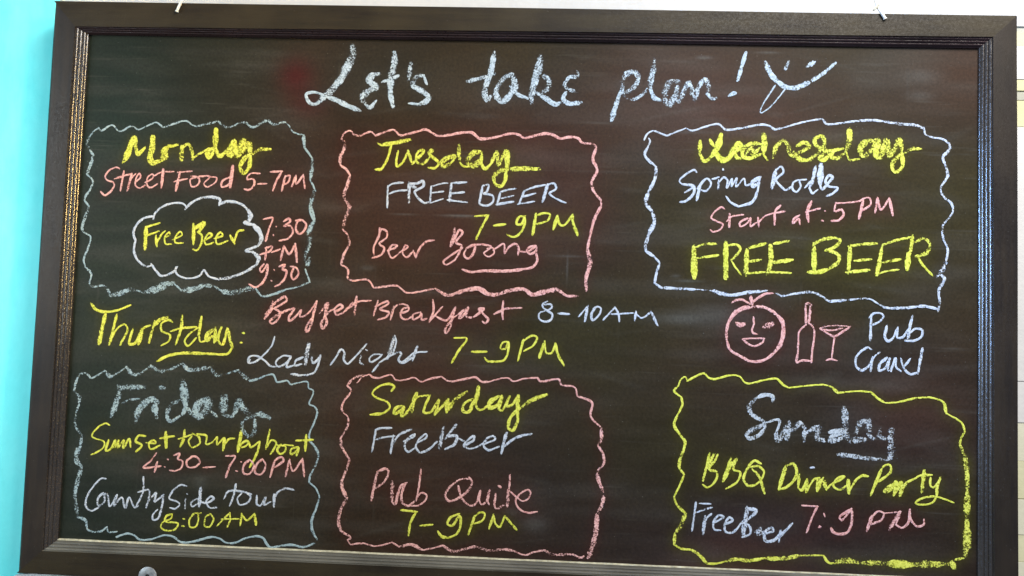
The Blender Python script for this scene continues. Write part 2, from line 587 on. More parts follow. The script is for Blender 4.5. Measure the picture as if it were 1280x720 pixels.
5*.7 515,240 560,192 612,175
3.2 645,210 620,195 570,218 570,270 628,300 620,340 568,372
4.6*.85 712,165 708,240 668,365
3 632,275 690,255 812,243
3.2 822,250 765,290 730,345 752,375 810,320
4.6*.85 847,175 828,300
3*.9 828,300 838,345 875,340
6*.75 942,250 885,300 880,335 925,305
4 945,255 935,350
3.4 940,350 985,245 962,335 990,368 1025,255
4.6*.85 1028,252 1040,310 1060,385
4.2 1060,385 1030,428 900,430 720,425 610,445 538,482
4 1133,285 1142,286
4 1118,352 1128,353
#chalk_word|pink chalk word Buffet|p
3.6*.8 H2: 185,100 180,150 125,230
4*.75 130,200 200,115 280,65 292,90 195,155
3.6*.8 195,155 240,182 230,230 180,268 165,252 235,195 310,160
3 310,165 350,152 310,215 308,247 350,222 400,165 390,215 440,200 515,105
4*.75 515,100 490,200 465,300 437,330 440,290 480,225
4*.75 540,188 600,112 580,200 590,270 560,305 550,270 600,185 650,155
3.4 650,180 712,142 690,125 650,160 662,200 710,188 785,110
4*.8 815,65 800,200
3 760,150 820,105 925,95
#chalk_word|pink chalk word Breakfast|p
3.2 975,95 942,205
3 955,140 1048,100 1055,115 990,160 1055,182 1040,215 975,238
3.6*.75 1092,140 1070,238
2.6*.6 1080,180 1110,135 1160,120 1205,135
3.2 H3: 0,190 60,170 65,147 20,160 5,210 40,237 95,212
3.2 155,180 100,200 98,235 150,212 160,190 165,240 200,230
3.2 247,90 252,170 220,255
3.4 225,245 320,140
3.4 255,205 350,242 415,145
4*.8 415,145 390,230 375,300 345,338 340,310 400,225
3 395,228 450,190 500,160
3.6*.7 500,155 455,190 445,225 490,190 512,145 500,215 550,222
3.4 550,222 630,155 592,158 640,210 662,238 640,265 618,250
3.4 775,100 768,170 772,235
3.2 703,197 790,155
3.4*.7 790,155 915,148
#chalk_word|white chalk time 8-10AM after Breakfast|w
2.6 H4: 205,100 172,118 172,145 205,165 240,145 228,122 185,125
3 190,170 145,190 145,230 185,253 235,235 240,195 200,170
3.2 285,190 370,196
2.8 440,215 505,138
4 508,135 486,250
3.4*.9 565,145 535,200 545,242 590,205 607,155 580,140 548,158
3 625,238 670,190 712,145
3.6*.8 712,145 740,200 745,252
2.4*.8 670,198 850,188
4*.8 870,175 860,242
2.8 868,190 910,225 985,180
4.6*.85 985,178 1030,280
#chalk_word|white chalk word Lady|w
2.8 H2: 200,365 180,430 120,500 60,550 5,560 8,520 60,508 120,540 170,585 215,592
2.6 H1: 1185,470 1172,495
3 H2: 322,512 260,510 208,560 230,590 300,550 322,515 290,592 345,580
3.2 412,520 360,545 350,580 405,570
7*.75 458,420 440,500 432,570
3.4*.75 478,515 488,562 518,545 545,508
3.6*.8 545,505 525,580 495,635 420,655 325,645
#chalk_word|white chalk word Night|w
3 620,575 660,520 700,460 722,480 720,540 745,568 800,520 890,420
3.4*.7 850,505 840,555 865,576
2.6 885,463 895,468
3 1000,500 950,497 910,530 920,555 980,525 1005,500
3.4*.7 985,565 935,627
5.5*.7 1100,360 1075,450 1045,530
2.8 1100,355 1112,400 1085,500
3.2 985,560 1050,520 1135,480 1150,490 1130,540 1160,562 1235,520
2.8 H3: 0,565 50,535 80,510
4.4*.8 130,440 115,480 95,540
3 60,520 110,487 202,478
#chalk_word|yellow chalk time 7-9PM after Lady Night|y
3.2 H3: 408,375 500,380 440,470 388,560
3.2 538,478 650,478
3.2 812,402 770,410 755,455 790,455 812,405 810,480 780,540 710,552 655,547 635,525
4.2 925,390 885,542
3 925,398 990,358 1028,370 1000,430 930,472
4.4 1085,400 1045,522
3.6 1085,402 1100,490 1135,488 1168,420
4 1165,418 1185,500 1230,580
#chalk_face|pink chalk round fruit-like face drawn with a stalk|p
5*.8 H5: 330,185 250,200 185,240 135,310
4.4*.8 135,310 118,390 122,470
4.6*.8 122,470 150,540 230,590 300,630
4.6*.9 300,630 370,635 440,615 510,560
6*.95 510,560 560,490 582,400 575,310 535,258
4.8*.65 535,258 480,215 410,188 340,185
#>stalk|
7*.85 H5: 318,110 330,185
#>leaf|
3.4*.8 H5: 162,152 200,132 250,130 310,165
#>leaf|
3.8*.8 H5: 330,150 380,112 440,80 498,76
#>eye|
8*.8 H5: 200,322 235,335 262,328
#>eye|
8.5*.75 H5: 420,355 455,340 495,325
#>nose|
3*.9 H5: 338,270 342,330 326,378 335,400 368,410
#>mouth|
2.4 H5: 248,450 330,445 430,445
3 425,448 415,475 375,500 335,508 285,482 250,452
#chalk_bottle|pink chalk outline of a bottle|p
4*.75 H5: 768,335 768,260 765,180
5*.6 765,165 785,158 808,170
4*.8 805,175 800,250 790,320
3.4*.85 790,320 830,360 836,430 820,540 812,640
3.2*.85 768,335 715,385 705,480 700,570 692,640 740,625 812,632
#chalk_glass|pink chalk outline of a stemmed cocktail glass|p
3.2*.85 H5: 880,362 940,400 1000,428 1060,395 1130,350
2.2*.7 880,362 940,345 1010,340 1090,345 1130,350
2.2*.8 905,372 980,380 1070,360
2.8*.8 1003,430 990,510 978,610
2.4*.8 930,625 975,615 1020,627
#chalk_word|white chalk word Pub|w
4.4*.9 H6: 268,130 260,345
3.4*.85 250,150 290,115 350,115 372,140 330,190 255,218
3.8 400,225 385,320 412,352 450,330 495,235
3.4 495,240 490,320 530,322 585,250
4.6*.9 620,140 600,220 582,330
3.4 595,285 650,245 705,262 690,320 625,350 555,348
#chalk_word|white chalk word Crawl|w
3.4*.85 272,425 240,408 180,440 135,500 140,570 180,602 240,572 272,520
3.6*.8 278,490 262,615
3*.7 270,520 310,470 350,442
4*.8 402,495 340,550 335,605 385,585 425,500 410,600 435,612
3.4 435,610 475,500 480,575 520,610
3.4 520,500 550,590 600,635 655,625
3.2 600,505 550,570
4*.75 705,415 690,500 665,632
#chalk_border|wavy dim blue chalk outline around Friday|b
3.6*.6 F1: 120,105 95,150 75,230
6*.55 85,240 115,270 118,320
4.4*.55 118,320 95,390 80,460
4.6*.55 80,460 100,520 135,560
5*.6 135,560 125,640 100,715
5.5*.45 F3: 95,0 85,80 125,130
6*.5 125,130 100,220 80,300 85,400 100,480
4*.55 100,480 150,500 160,560
2.8*.7 160,560 190,578 260,575 300,545
2.4*.6 300,545 310,580 370,578
3.2*.9 365,615 440,592 490,605 525,632 600,632 700,603 760,615 810,650 880,650 997,620 F4: 140,615 190,625 240,655 300,655 370,625 450,610 490,620 540,685 620,675
3.2*.8 620,675 700,670 770,685 850,660
3.8*.8 865,630 835,570 830,500 860,420 885,340
3*.9 885,340 860,280 810,235
3.6*.7 810,235 820,190 860,110 875,40 850,0
4*.7 F2: 950,712 930,660 885,610
2.6*.9 885,610 880,560 920,460 940,390 920,350 880,330 910,250 905,225 875,210 868,165 800,170 740,182 715,155 640,165 610,110 560,115 500,140
3.4*.8 500,140 435,158
3.4*.6 F1: 120,105 170,100 205,135 250,115 310,80
5*.5 310,80 350,125 375,112
3*.6 375,112 400,100 475,50
6*.5 470,50 515,105 570,105
3.4*.6 570,105 650,45
6*.48 655,45 720,85 790,75
4*.5 790,75 890,25
6.5*.42 890,28 940,72 1060,60 F2: 140,55
6*.42 140,55 190,115 230,110
3.4*.5 260,105 350,75
6.5*.42 350,78 400,130 440,155
#chalk_word|faded blue chalk word Friday|b
5.5*.45 F1: 408,190 415,240 385,340 355,420
7*.6 425,210 500,202 603,203
3.4*.4 430,325 490,300 565,292
7*.45 540,465 555,390 590,340 660,295 710,320
6.5*.5 690,300 682,360 697,430
6*.4 725,205 755,210
4.6*.45 870,300 800,340 775,420 800,460 870,420
9.5*.65 893,155 903,250 915,345
6*.75 890,410 920,360 960,410
4*.5 960,410 1025,432
9*.55 F2: 130,290 60,320 30,380 50,420 110,375 145,310
11*.5 110,295 120,350
4*.5 140,380 195,430
11*.5 245,260 238,385
5*.45 225,410 300,420 325,380
7.5*.5 325,390 348,310 390,370 430,410
7.5*.65 445,425 500,405 583,435
5*.5 475,445 470,530 440,575
5*.45 430,425 385,460 375,510 425,578
#chalk_word|yellow chalk word Sunset|y
2.6 F1: 342,488 310,475 240,520 210,570 240,590 300,612 300,650 250,690 205,710
3.2 335,600 315,680 350,668 385,600 378,655 410,605
3.6*.8 410,600 405,660 450,600 445,662 490,592 500,650
3.2 612,570 560,568 540,610 585,640 540,688
2.8 618,620 690,622 680,602 640,620 650,668 722,640
5*.85 765,540 768,655
3 720,588 830,570
#chalk_word|yellow chalk word tour|y
3.6*.8 905,525 898,590 872,650
3 860,592 960,560
3 960,570 935,610 960,655 1020,622 1010,575 965,550
3 F2: 40,555 110,570 105,630 150,620 190,578 188,635 240,582
4.4 245,590 235,675
2.8 240,640 280,592 320,588
#chalk_word|yellow chalk word by|y
5*.85 375,510 360,600 345,685
3.4 350,655 375,625 412,606 425,618 400,648 372,656
3.4 432,622 440,655 505,612
4*.85 510,612 490,700 F4: 455,25 435,70 400,132
#chalk_word|yellow chalk word boat|y
3.4*.85 F2: 585,520 555,665
3.2 560,655 600,600 632,620 600,690 590,705
3 670,632 640,670 660,705 700,682 702,650 640,638
2.8 690,635 760,642
3.6 795,650 742,672 742,705 790,680 800,652 785,715
4.6*.9 857,565 850,680
3 780,605 910,598
#chalk_word|pink chalk time 4:30-7:00PM|p
2.8 F3: 640,35 600,90 550,135 670,125
3 647,95 628,165
2.8 718,78 723,80
2.8 698,130 703,132
3 765,50 800,38 790,75 822,92 810,140 770,158 735,155
2.8 890,60 850,92 860,130 910,130 942,97 920,62 880,58
2.6 975,135 997,135 F4: 80,135
2.6 90,133 163,130
3 235,55 300,58 265,120 235,202
2.4 341,95 346,97
2.4 305,158 318,160
3*.85 400,80 360,120 360,175 400,178 430,115 400,80
3*.85 490,75 450,112 440,172 478,182 512,120 490,75
3.6*.85 575,85 543,200
3 570,88 620,62 635,85 572,135
3.6*.85 675,80 648,195
3 675,82 700,160 765,75
3.8*.85 765,75 778,195
#chalk_word|pale blue chalk word Country|w
2.8*.8 F3: 293,213 262,210 200,270 155,350 155,410 190,434 240,412
3*.75 272,310 235,350 240,400 282,370 280,320 300,320 318,405 368,322 345,400 400,342 425,415 452,342 490,412 515,400
2.8*.8 550,200 548,300 497,410
3*.75 515,305 590,292 572,415
2.8*.75 575,380 640,310 628,370 692,322
3*.75 690,322 680,400 650,490 620,497 615,465 650,425
#chalk_word|pale blue chalk word Side|w
3*.8 850,265 812,255 752,300 730,350 782,370 802,390 770,420 735,415
3*.7 842,350 838,422
2.4*.7 850,317 856,319
3*.8 922,350 880,380 890,405 932,380
5*.75 948,270 937,400
3*.8 F4: 70,375 100,380 152,350 132,335 100,370 122,412 175,412
#chalk_word|pale blue chalk word tour|w
3*.85 305,250 285,340 260,400
2.8*.8 222,352 250,302 330,298 412,320
3 345,312 315,350 330,392 382,380 407,340 375,305
3*.85 450,330 450,388 472,400 512,340 500,392 545,372
4.4*.85 570,320 568,405
3.4*.75 565,350 600,302 650,280 707,290
#chalk_word|yellow chalk time 8:00AM|y
2.8*.85 F3: 748,458 710,470 700,505 750,515 790,522 770,562 710,572 670,545 690,510 740,490 750,460
3.2 827,490 833,492
3.6 820,540 830,542
2.6*.8 F4: 0,465 8,455 65,450
2.8*.75 45,450 22,452 -18,500 -10,548 25,545 45,500 42,455
2.8*.8 128,452 95,480 90,540 120,546 150,492 130,455
2.8*.85 175,540 220,490 260,452
3.6*.8 262,450 265,500 245,546
2.4*.8 205,492 330,490
3.8*.8 345,455 335,535
2.8*.85 345,460 382,500 432,455
3.8*.85 435,455 445,530
#chalk_border|wavy thin pink chalk outline around Saturday|p
2.4*.7 S1: 190,140 230,95 280,78
2.6 280,78 310,100 350,105 445,82 480,120 540,120 620,103 665,132 740,110 820,95
3.2*.9 820,95 880,130 960,120 1060,100 S2: 60,100 100,132 150,135
2.6 150,135 220,115 300,105 340,130 420,110 520,103
3*.8 520,103 545,130 680,115 700,155 800,175 820,240
3.4*.75 820,240 930,290 920,390 1000,480
5*.65 1000,480 1000,560 975,610
3.4*.65 975,610 1015,680 1015,715
4.4*.55 S4: 905,0 905,50 865,95
5.5*.6 865,95 865,140 900,240
6*.45 900,240 900,300 860,390
6.5*.62 860,390 850,520 815,640 800,680
4*.6 S4: 770,668 750,678 700,655
4.6*.6 700,655 650,655 560,655 510,628
3*.7 510,628 440,640 380,660 300,630
4.4*.55 300,630 240,622 140,630 50,605 0,610
4.4*.6 S3: 950,605 880,620 800,635 740,595
2.8*.85 740,595 680,612 600,628
4.4*.7 600,625 530,590 450,605
3*.8 450,605 400,575
2.6*.85 400,575 350,590 280,600 210,582 125,590
3.4*.8 125,590 105,560 125,545 60,500
5*.55 60,500 45,440 55,370 100,280
5*.6 100,280 65,190 100,80
3.4*.7 100,80 115,20 105,0
4*.6 S1: 130,715 75,620 65,560
3.4*.65 65,560 120,460 125,400
3*.7 125,400 75,340 90,280 145,200 115,160
4*.45 115,160 160,110 235,80
#chalk_word|yellow chalk word Saturday|y
3.4*.95 S1: 447,202 467,168 430,150 350,170 303,220 330,250 420,290 432,330 380,372
4.4*.9 380,372 290,380
4.4*.85 532,312 480,330 465,370 520,350 540,320 522,392 570,355 635,220
6.5*.8 635,220 610,290 600,355
3.4*.85 610,290 645,248 735,235
4*.85 735,235 700,310 690,362 738,362 800,272
5*.85 800,272 772,378
4*.8 772,375 825,320 870,265
5.5*.8 872,265 860,358
5*.7 860,355 930,262 1012,208
4.4*.8 1060,260 990,300 982,350 1020,362 1055,320
5.5*.8 S2: 80,165 65,250 20,320
3.6*.9 65,255 60,310 90,345 150,312 225,245
4.8*.8 235,240 162,285 165,328 230,300 255,240 235,340 260,352
3.6*.85 260,350 312,240 290,312 325,310 375,240
4.8*.8 378,235 372,330 368,440 330,500 303,475 320,400 390,330
5*.65 390,330 480,270 595,228
#chalk_word|white chalk word Free under Saturday|w
3.4 S1: 330,490 300,658
2.8 325,495 360,482 447,480
2.8 315,572 380,552 470,540
3.6*.85 460,535 440,668
3.4*.75 445,620 500,535 595,490
3.2*.8 540,580 612,545 620,525 570,560 545,620 570,658 630,625
3.2*.85 645,590 712,545 705,525 650,570 630,622 660,662 725,640 790,580
#chalk_word|white chalk word Beer under Saturday|w
6*.7 835,480 805,635
4*.65 850,560 935,450 862,545
4*.7 860,545 935,540 920,600 850,638
3.2*.8 935,550 990,578
3.4*.85 1000,608 1062,570 1065,540 1020,570 990,612 1030,638
3.2*.85 S2: 10,637 60,625 115,595
3.2*.85 115,602 205,562 190,540 140,562 118,610 150,645 235,618
5*.75 290,515 268,590
4*.85 268,590 250,672
3.8*.7 265,625 330,570 400,538 475,525
#chalk_word|pink chalk word Pub|p
4.4*.7 S3: 305,100 285,180 262,298
3.6*.75 310,100 355,85 377,100 350,170 290,215
5*.6 402,165 400,300
3.4*.8 400,305 420,322 440,240
3.8*.75 430,300 460,200 498,178
3.6*.8 490,180 465,250 470,310 510,332 550,302
2.8 595,82 580,200 562,298
3*.85 568,280 595,245 632,262 622,295 580,328 535,333
#chalk_word|pink chalk word Quite|p
3.6*.75 915,152 860,155 782,210 755,265 782,300 860,270 922,210 932,165 912,142
3.2*.85 842,200 865,280 920,330 S4: 50,320 80,232
3.6*.8 85,228 75,290 90,322 120,305 145,225
3.6*.7 145,225 130,300 140,322
3.4*.75 185,250 178,335 195,352 240,325
4*.9 205,200 218,208
3*.9 280,125 275,210
5.5*.75 270,220 262,335
2.8 280,235 320,270 365,300 395,290 418,245 400,225 350,250 318,295 340,350 400,378 462,370
#chalk_word|yellow chalk time 7-9PM under Pub Quite|y
3 S3: 460,360 568,372
3.6 560,375 525,440 510,528
3.4 588,465 670,457
3.6 848,385 790,410 770,452 800,465 850,400 857,460 830,520 770,547
4.6 775,545 730,535 708,505
4*.85 950,400 910,520
4*.8 S4: 45,400 5,515
3.2*.85 40,412 80,375 112,385 95,430 20,455
4.6*.8 170,390 142,480
3.6*.85 170,395 185,455 210,472 245,400
4*.85 245,398 325,492
#chalk_border|wavy yellow chalk outline around Sunday|y
2.8 U1: 162,118 145,88 115,110 100,150
3.6*.85 100,150 70,185 120,230
3.2*.9 120,230 127,280 95,350
4*.85 95,350 70,420 110,490
4.4*.75 110,490 145,540 130,610 105,680 105,720
4*.75 U3: 105,35 100,75 130,120
3.4*.85 130,120 100,190 65,260
4.6*.8 65,260 80,310 140,370
5.5*.6 140,370 110,440 70,500
5.5*.65 70,500 65,570
4.4*.85 65,570 110,595 180,605 230,640 275,690
3.4*.85 275,692 340,690 400,675
5*.75 400,675 460,663 540,672 650,655
5.5*.65 650,655 760,658 870,640
2.8*.7 870,640 1028,642 U4: 50,645
4*.8 50,645 80,685 130,690
8*.42 130,680 200,672 300,688
9*.5 300,685 460,690
10*.75 460,690 620,700
9*.5 620,695 850,695
10*.6 870,680 890,720
4.5*.7 890,668 950,655
10*.6 955,645 970,560 968,420
10*.68 968,420 970,300 972,260
8.5*.45 972,260 970,170
8*.6 970,170 968,100 955,0
7*.6 U2: 1040,715 1030,650
5*.7 1030,650 1015,610 995,560
4.4*.85 995,560 1005,510 1030,470
3*.9 1030,470 1010,410 900,340
4.4*.7 900,340 885,270 860,250
3*.8 860,250 790,232 680,237
3.2 680,237 560,265 480,270
3.8*.9 480,270 430,240 380,195
3*.9 380,195 290,188 150,200
4.6*.8 150,200 110,160
2.8*.9 110,160 60,145 0,145 U1: 860,165
3*.95 860,165 820,140 780,103 700,110 570,133 520,85 460,78 340,105 310,95 275,65 230,80 160,118
#chalk_word|faded grey chalk word Sunday|g
4.4*.7 U1: 752,258 752,225 700,213 640,235
5*.55 640,235 590,290 610,350 690,400 700,440
4.6*.55 700,440 660,490 590,515 572,490 620,450 690,420
3.6*.6 710,405 790,385 800,400 775,480
7*.5 775,480 785,530 830,470 868,400
8*.45 868,400 850,520
5.5*.5 850,480 900,450 940,410 970,440
5.5*.5 975,440 968,538
5.5*.5 980,480 1070,430 1080,440
6.5*.42 1085,440 1060,510 1108,530
5.5*.42 U2: 20,430 5,500 35,530
5*.65 95,472 150,462 205,458
6*.62 205,470 150,480 105,505 95,530 150,525 200,500
9.5*.42 192,300 200,380 205,450
9.5*.42 210,480 235,540
9*.42 370,390 305,410 275,480
9.5*.4 360,400 372,480
9.5*.5 260,525 340,525
4.6*.5 355,480 400,515 440,500
5.5*.4 445,440 440,500 480,520
9.5*.4 525,450 520,490
8.5*.42 512,500 520,600 512,655
5*.4 490,665 330,650 240,635 150,625
#chalk_word|yellow chalk word BBQ|y
4.6*.9 U3: 292,-15 275,60 250,158
6*.7 320,-10 290,40 275,80
3.6*.9 345,-10 330,25 290,85 340,105 330,160 280,202 250,185
5*.85 430,15 410,90 380,160
6*.8 465,20 430,60 405,110
3.8*.85 470,20 445,85 490,105 470,165 400,210
3.8*.85 622,48 580,30 530,90 512,150 545,192 610,168 642,100 605,65 558,70
4.4*.85 568,85 610,130 645,238
#chalk_word|yellow chalk word Dinner|y
4.8*.85 U3: 785,60 738,215
4.2*.85 788,62 830,50 852,90 845,140 795,195 740,218
4.2*.85 870,120 862,200
3.8 862,205 885,220 920,150
5*.85 920,150 915,230
3.4 915,230 965,150 1000,140
5*.85 1005,150 985,222
4.4*.85 U4: 10,150 5,215
3.8 10,210 45,140
5*.85 45,145 65,215
3.2 65,215 100,180 150,155 182,132 140,140 110,190 150,217 195,190
5*.85 205,155 210,238
3.6 212,225 260,150 300,125 333,130
#chalk_mark|small white chalk dot above the word Dinner|w
3.6*.9 U3: 943,75 965,74
#chalk_word|yellow chalk word Party|y
4.6*.85 U4: 418,90 385,170 352,250
3.8*.85 418,90 440,62 475,58 480,100 430,145 395,168
5*.8 495,180 440,225 480,215 515,165 500,250
5*.8 500,250 548,170 540,258
4.4*.75 540,255 580,175 635,145
5.5*.85 695,95 680,232
3*.85 635,145 670,125 745,122
3*.85 735,140 735,190 752,202 798,148
4*.8 800,135 778,200 775,260
3 775,260 745,300 680,313 638,302 680,272 760,260 820,275 882,299
#chalk_word|pale chalk word Free under BBQ|w
3.6*.9 U3: 205,300 180,480
2.6 228,305 300,308
3.2*.8 200,365 260,345 310,330
4.6*.7 265,385 250,500
3.2*.85 255,440 280,392 308,370
3.4*.85 318,430 382,392 355,380 320,420 322,470 362,478
3.4*.85 390,440 442,412 420,395 390,440 400,490 445,488 505,420
#chalk_word|pale chalk word Beer under BBQ|w
7*.75 535,330 525,400 508,500
5*.7 530,338 592,350 545,405
4*.8 525,430 555,460 552,500 502,522
7*.65 590,485 620,465 600,500 635,490
4.6*.75 640,500 700,482 692,460 650,490 652,545 705,542 745,500
4.6*.75 750,480 738,550
4*.8 740,520 790,470 825,433
#chalk_word|pink chalk time 7:9PM under Party|p
3.2 U3: 888,318 990,325
3.8 985,325 950,400 918,490
3.2 U3: 1000,450 1004,460
3 U4: 50,370 56,388
3.4 18,458 28,455
4*.85 228,338 150,395 165,412 225,350 228,430 200,490 150,502 112,490 95,462
5*.75 360,385 325,482
3.6*.85 360,388 400,355 435,370 420,410 345,440
2.8*.8 440,368 540,358
5*.75 540,358 470,472
5*.7 535,365 512,440
3.4 512,440 550,462 590,430 602,342
3.6*.85 602,345 605,400 650,452 690,440 693,408
'''

def catmull(pts, step=1.3):
    P = [np.array(p, float) for p in pts]
    if len(P) == 2:
        n = max(2, int(np.linalg.norm(P[1] - P[0]) / step) + 1)
        return np.array([P[0] + (P[1] - P[0]) * t for t in np.linspace(0, 1, n + 1)])
    E = [2 * P[0] - P[1]] + P + [2 * P[-1] - P[-2]]
    out = []
    for i in range(1, len(E) - 2):
        p0, p1, p2, p3 = E[i - 1], E[i], E[i + 1], E[i + 2]
        d = lambda a, b: max(np.linalg.norm(a - b), 1e-4) ** 0.5
        t0 = 0; t1 = t0 + d(p0, p1); t2 = t1 + d(p1, p2); t3 = t2 + d(p2, p3)
        n = max(1, int(np.linalg.norm(p2 - p1) / step))
        for k in range(n):
            t = t1 + (t2 - t1) * k / n
            A1 = (t1 - t) / (t1 - t0) * p0 + (t - t0) / (t1 - t0) * p1
            A2 = (t2 - t) / (t2 - t1) * p1 + (t - t1) / (t2 - t1) * p2
            A3 = (t3 - t) / (t3 - t2) * p2 + (t - t2) / (t3 - t2) * p3
            B1 = (t2 - t) / (t2 - t0) * A1 + (t - t0) / (t2 - t0) * A2
            B2 = (t3 - t) / (t3 - t1) * A2 + (t - t1) / (t3 - t1) * A3
            out.append((t2 - t) / (t2 - t1) * B1 + (t - t1) / (t2 - t1) * B2)
    out.append(P[-1]); return np.array(out)

def parse():
    items = []; cr = None
    for ln in DATA.strip().splitlines():
        if ln.startswith('#'):
            f = ln[1:].split('|')
            if f[0].startswith('>'): items.append([f[0][1:], f[1], items[-1][2], [], True])
            else: items.append([f[0], f[1], f[2], [], False])
            continue
        tk = ln.split(); wd_ = tk[0]; cov = 0.93
        if '*' in wd_: wd_, cov = wd_.split('*')
        wpx = float(wd_); cov = float(cov); cov = cov + 0.10 if cov < 0.48 else cov; pts = []
        for t in tk[1:]:
            if t.endswith(':'): cr = CR[t[:-1]]; continue
            x, y = t.split(','); pts.append((cr[0] + float(x) / cr[2], cr[1] + float(y) / cr[2]))
        items[-1][3].append((wpx, cov, catmull(pts)))
    return items
ITEMS = parse()

# ------------------------------------------------------------------ chalk materials
def chalk_mat(name, c1, c2):
    t = NT(name)
    ed = t.attr('edge').outputs['Fac']; cv = t.attr('cov').outputs['Fac']
    n1 = t.noise(520, 2, 0.6); n2 = t.noise(1500, 1, 0.5); n3 = t.noise(110, 2, 0.5)
    g = t.math('ADD', t.math('MULTIPLY', n1, 0.62), t.math('MULTIPLY', n2, 0.38))
    g = t.math('ADD', t.math('MULTIPLY', t.math('SUBTRACT', g, 0.5), 1.75), 0.5)
    g = t.math('ADD', g, t.math('MULTIPLY', t.math('SUBTRACT', n3, 0.5), 0.45))
    e3 = t.math('POWER', ed, 3.0)
    v = t.math('ADD', g, t.math('MULTIPLY', t.math('SUBTRACT', cv, 0.46), 0.62))
    v = t.math('SUBTRACT', v, t.math('MULTIPLY', e3, 0.22))
    al = t.maprange(v, 0.40, 0.66, 0, 1, True)
    c = t.mix(t.maprange(g, 0.25, 0.75), c1, c2)
    t.set(c, 0.95, spec=0.1); t.link(al, t.b.inputs['Alpha'])
    t.bump(n1, 0.4, 0.0006); return t.m
MC = dict(t=chalk_mat('bluish_white_chalk', (0.23, 0.31, 0.38), (0.55, 0.64, 0.71)),
          w=chalk_mat('white_chalk', (0.31, 0.37, 0.45), (0.60, 0.64, 0.71)),
          y=chalk_mat('yellow_chalk', (0.42, 0.44, 0.03), (0.76, 0.76, 0.14)),
          p=chalk_mat('pink_chalk', (0.46, 0.18, 0.17), (0.80, 0.48, 0.44)),
          b=chalk_mat('dim_blue_chalk', (0.22, 0.31, 0.34), (0.36, 0.46, 0.49)),
          g=chalk_mat('dim_grey_chalk', (0.34, 0.38, 0.40), (0.50, 0.54, 0.57)))

# ------------------------------------------------------------------ chalkboard
board = bpy.data.objects.new('chalkboard', None); COL.objects.link(board)
board.empty_display_size = 0.1; board.location = (0, 0, UP)
board['label'] = 'black wooden framed chalkboard with a weekly plan written in coloured chalk'
board['category'] = 'chalkboard'
def part(o):                       # keep geometry in place under the moved root
    o.matrix_parent_inverse = Matrix.Translation((0, 0, -UP)); return o

D = 0.014
pC = [ray(112, 44), ray(1222.5, 61), ray(1221, 725), ray(74, 674)]             # panel corners: TL TR BR BL
mC = [ray(93.7, 33, D), ray(1241.6, 46, D), ray(1243, 741, D), ray(52.5, 688.5, D)]  # where moulding meets flat band
oC = [ray(67.5, 0.8, D), ray(1271.8, 19.2, D), ray(1273.8, 773, D), ray(20.5, 716.5, D)]
x0 = min(p[0] for p in pC) - 0.006; x1 = max(p[0] for p in pC) + 0.006
y0 = min(p[1] for p in pC) - 0.006; y1 = max(p[1] for p in pC) + 0.006

# panel: dust that years of wiping spread around the writing, plus painted-in light tints, kept as a colour layer on a fine grid
CELL = 0.0022
NX = int((x1 - x0) / CELL) + 1; NY = int((y1 - y0) / CELL) + 1
gx = np.linspace(x0, x1, NX); gy = np.linspace(y0, y1, NY)
dens = {k: np.zeros((NY, NX)) for k in 'wyp'}
for it in ITEMS:
    key = {'b': 'w', 'g': 'w', 't': 'w'}.get(it[2], it[2])
    for wpx, cov, C in it[3]:
        for q in C:
            p = ray(q[0], q[1]); i = int((p[0] - x0) / CELL); j = int((p[1] - y0) / CELL)
            if 0 <= i < NX and 0 <= j < NY: dens[key][j, i] += wpx * cov / 4.0
def blur(a, s):
    r = int(s * 3) + 1; k = np.exp(-np.arange(-r, r + 1) ** 2 / (2 * s * s)); k /= k.sum()
    a = np.apply_along_axis(lambda m: np.convolve(m, k, 'same'), 0, a)
    return np.apply_along_axis(lambda m: np.convolve(m, k, 'same'), 1, a)
def fnoise(sx, sy):
    a = blur(rng.standard_normal((NY // 4 + 1, NX // 4 + 1)), 1.0) if False else rng.standard_normal((NY, NX))
    r = blur_xy(a, sx, sy); return r / (r.std() + 1e-9)
def blur_xy(a, sx, sy):
    for ax, s in ((0, sy), (1, sx)):
        r = int(s * 3) + 1; k = np.exp(-np.arange(-r, r + 1) ** 2 / (2 * s * s)); k /= k.sum()
        if len(k) > a.shape[ax]: k = k[(len(k) - a.shape[ax]) // 2 + 1: -((len(k) - a.shape[ax]) // 2 + 1)]; k /= k.sum()
        a = np.apply_along_axis(lambda m: np.convolve(m, k, 'same'), ax, a)
    return a
hy = np.clip(blur(dens['y'], 2.6) * 2.0, 0, 1) * 0.75 + np.clip(blur(dens['y'], 9) * 2.2, 0, 1) * 0.30
hp = np.clip(blur(dens['p'], 2.6) * 2.0, 0, 1) * 0.55 + np.clip(blur(dens['p'], 8) * 2.2, 0, 1) * 0.28
hw = np.clip(blur(dens['w'], 2.6) * 1.6, 0, 1) * 0.55 + np.clip(blur(dens['w'], 10) * 2.0, 0, 1) * 0.2
GX, GY = np.meshgrid(gx, gy)
def spot(px, py, r, rx=1.0):
    c = ray(px, py); return np.exp(-(((GX - c[0]) / rx) ** 2 + (GY - c[1]) ** 2) / (2 * (r * 0.00105) ** 2))
hp = hp + 0.9 * spot(370, 95, 16) + 0.5 * spot(385, 130, 12, 1.5) + 0.25 * spot(470, 200, 60, 2)
n1 = fnoise(34, 26); n2 = fnoise(14, 5); n3 = fnoise(40, 3); n4 = fnoise(30, 30)
base = np.zeros((NY, NX, 3)); base[:] = (0.0265, 0.0170, 0.0088)          # old blackboard paint, brownish
u = (GX - x0) / (x1 - x0); low = np.clip((0.05 - GY) / 0.35, 0, 1)   # lower half: purplish darkening painted in where the light falls off
green = np.array((0.0105, 0.0200, 0.0150)); red = np.array((0.046, 0.017, 0.012)); oliv = np.array((0.036, 0.032, 0.007))
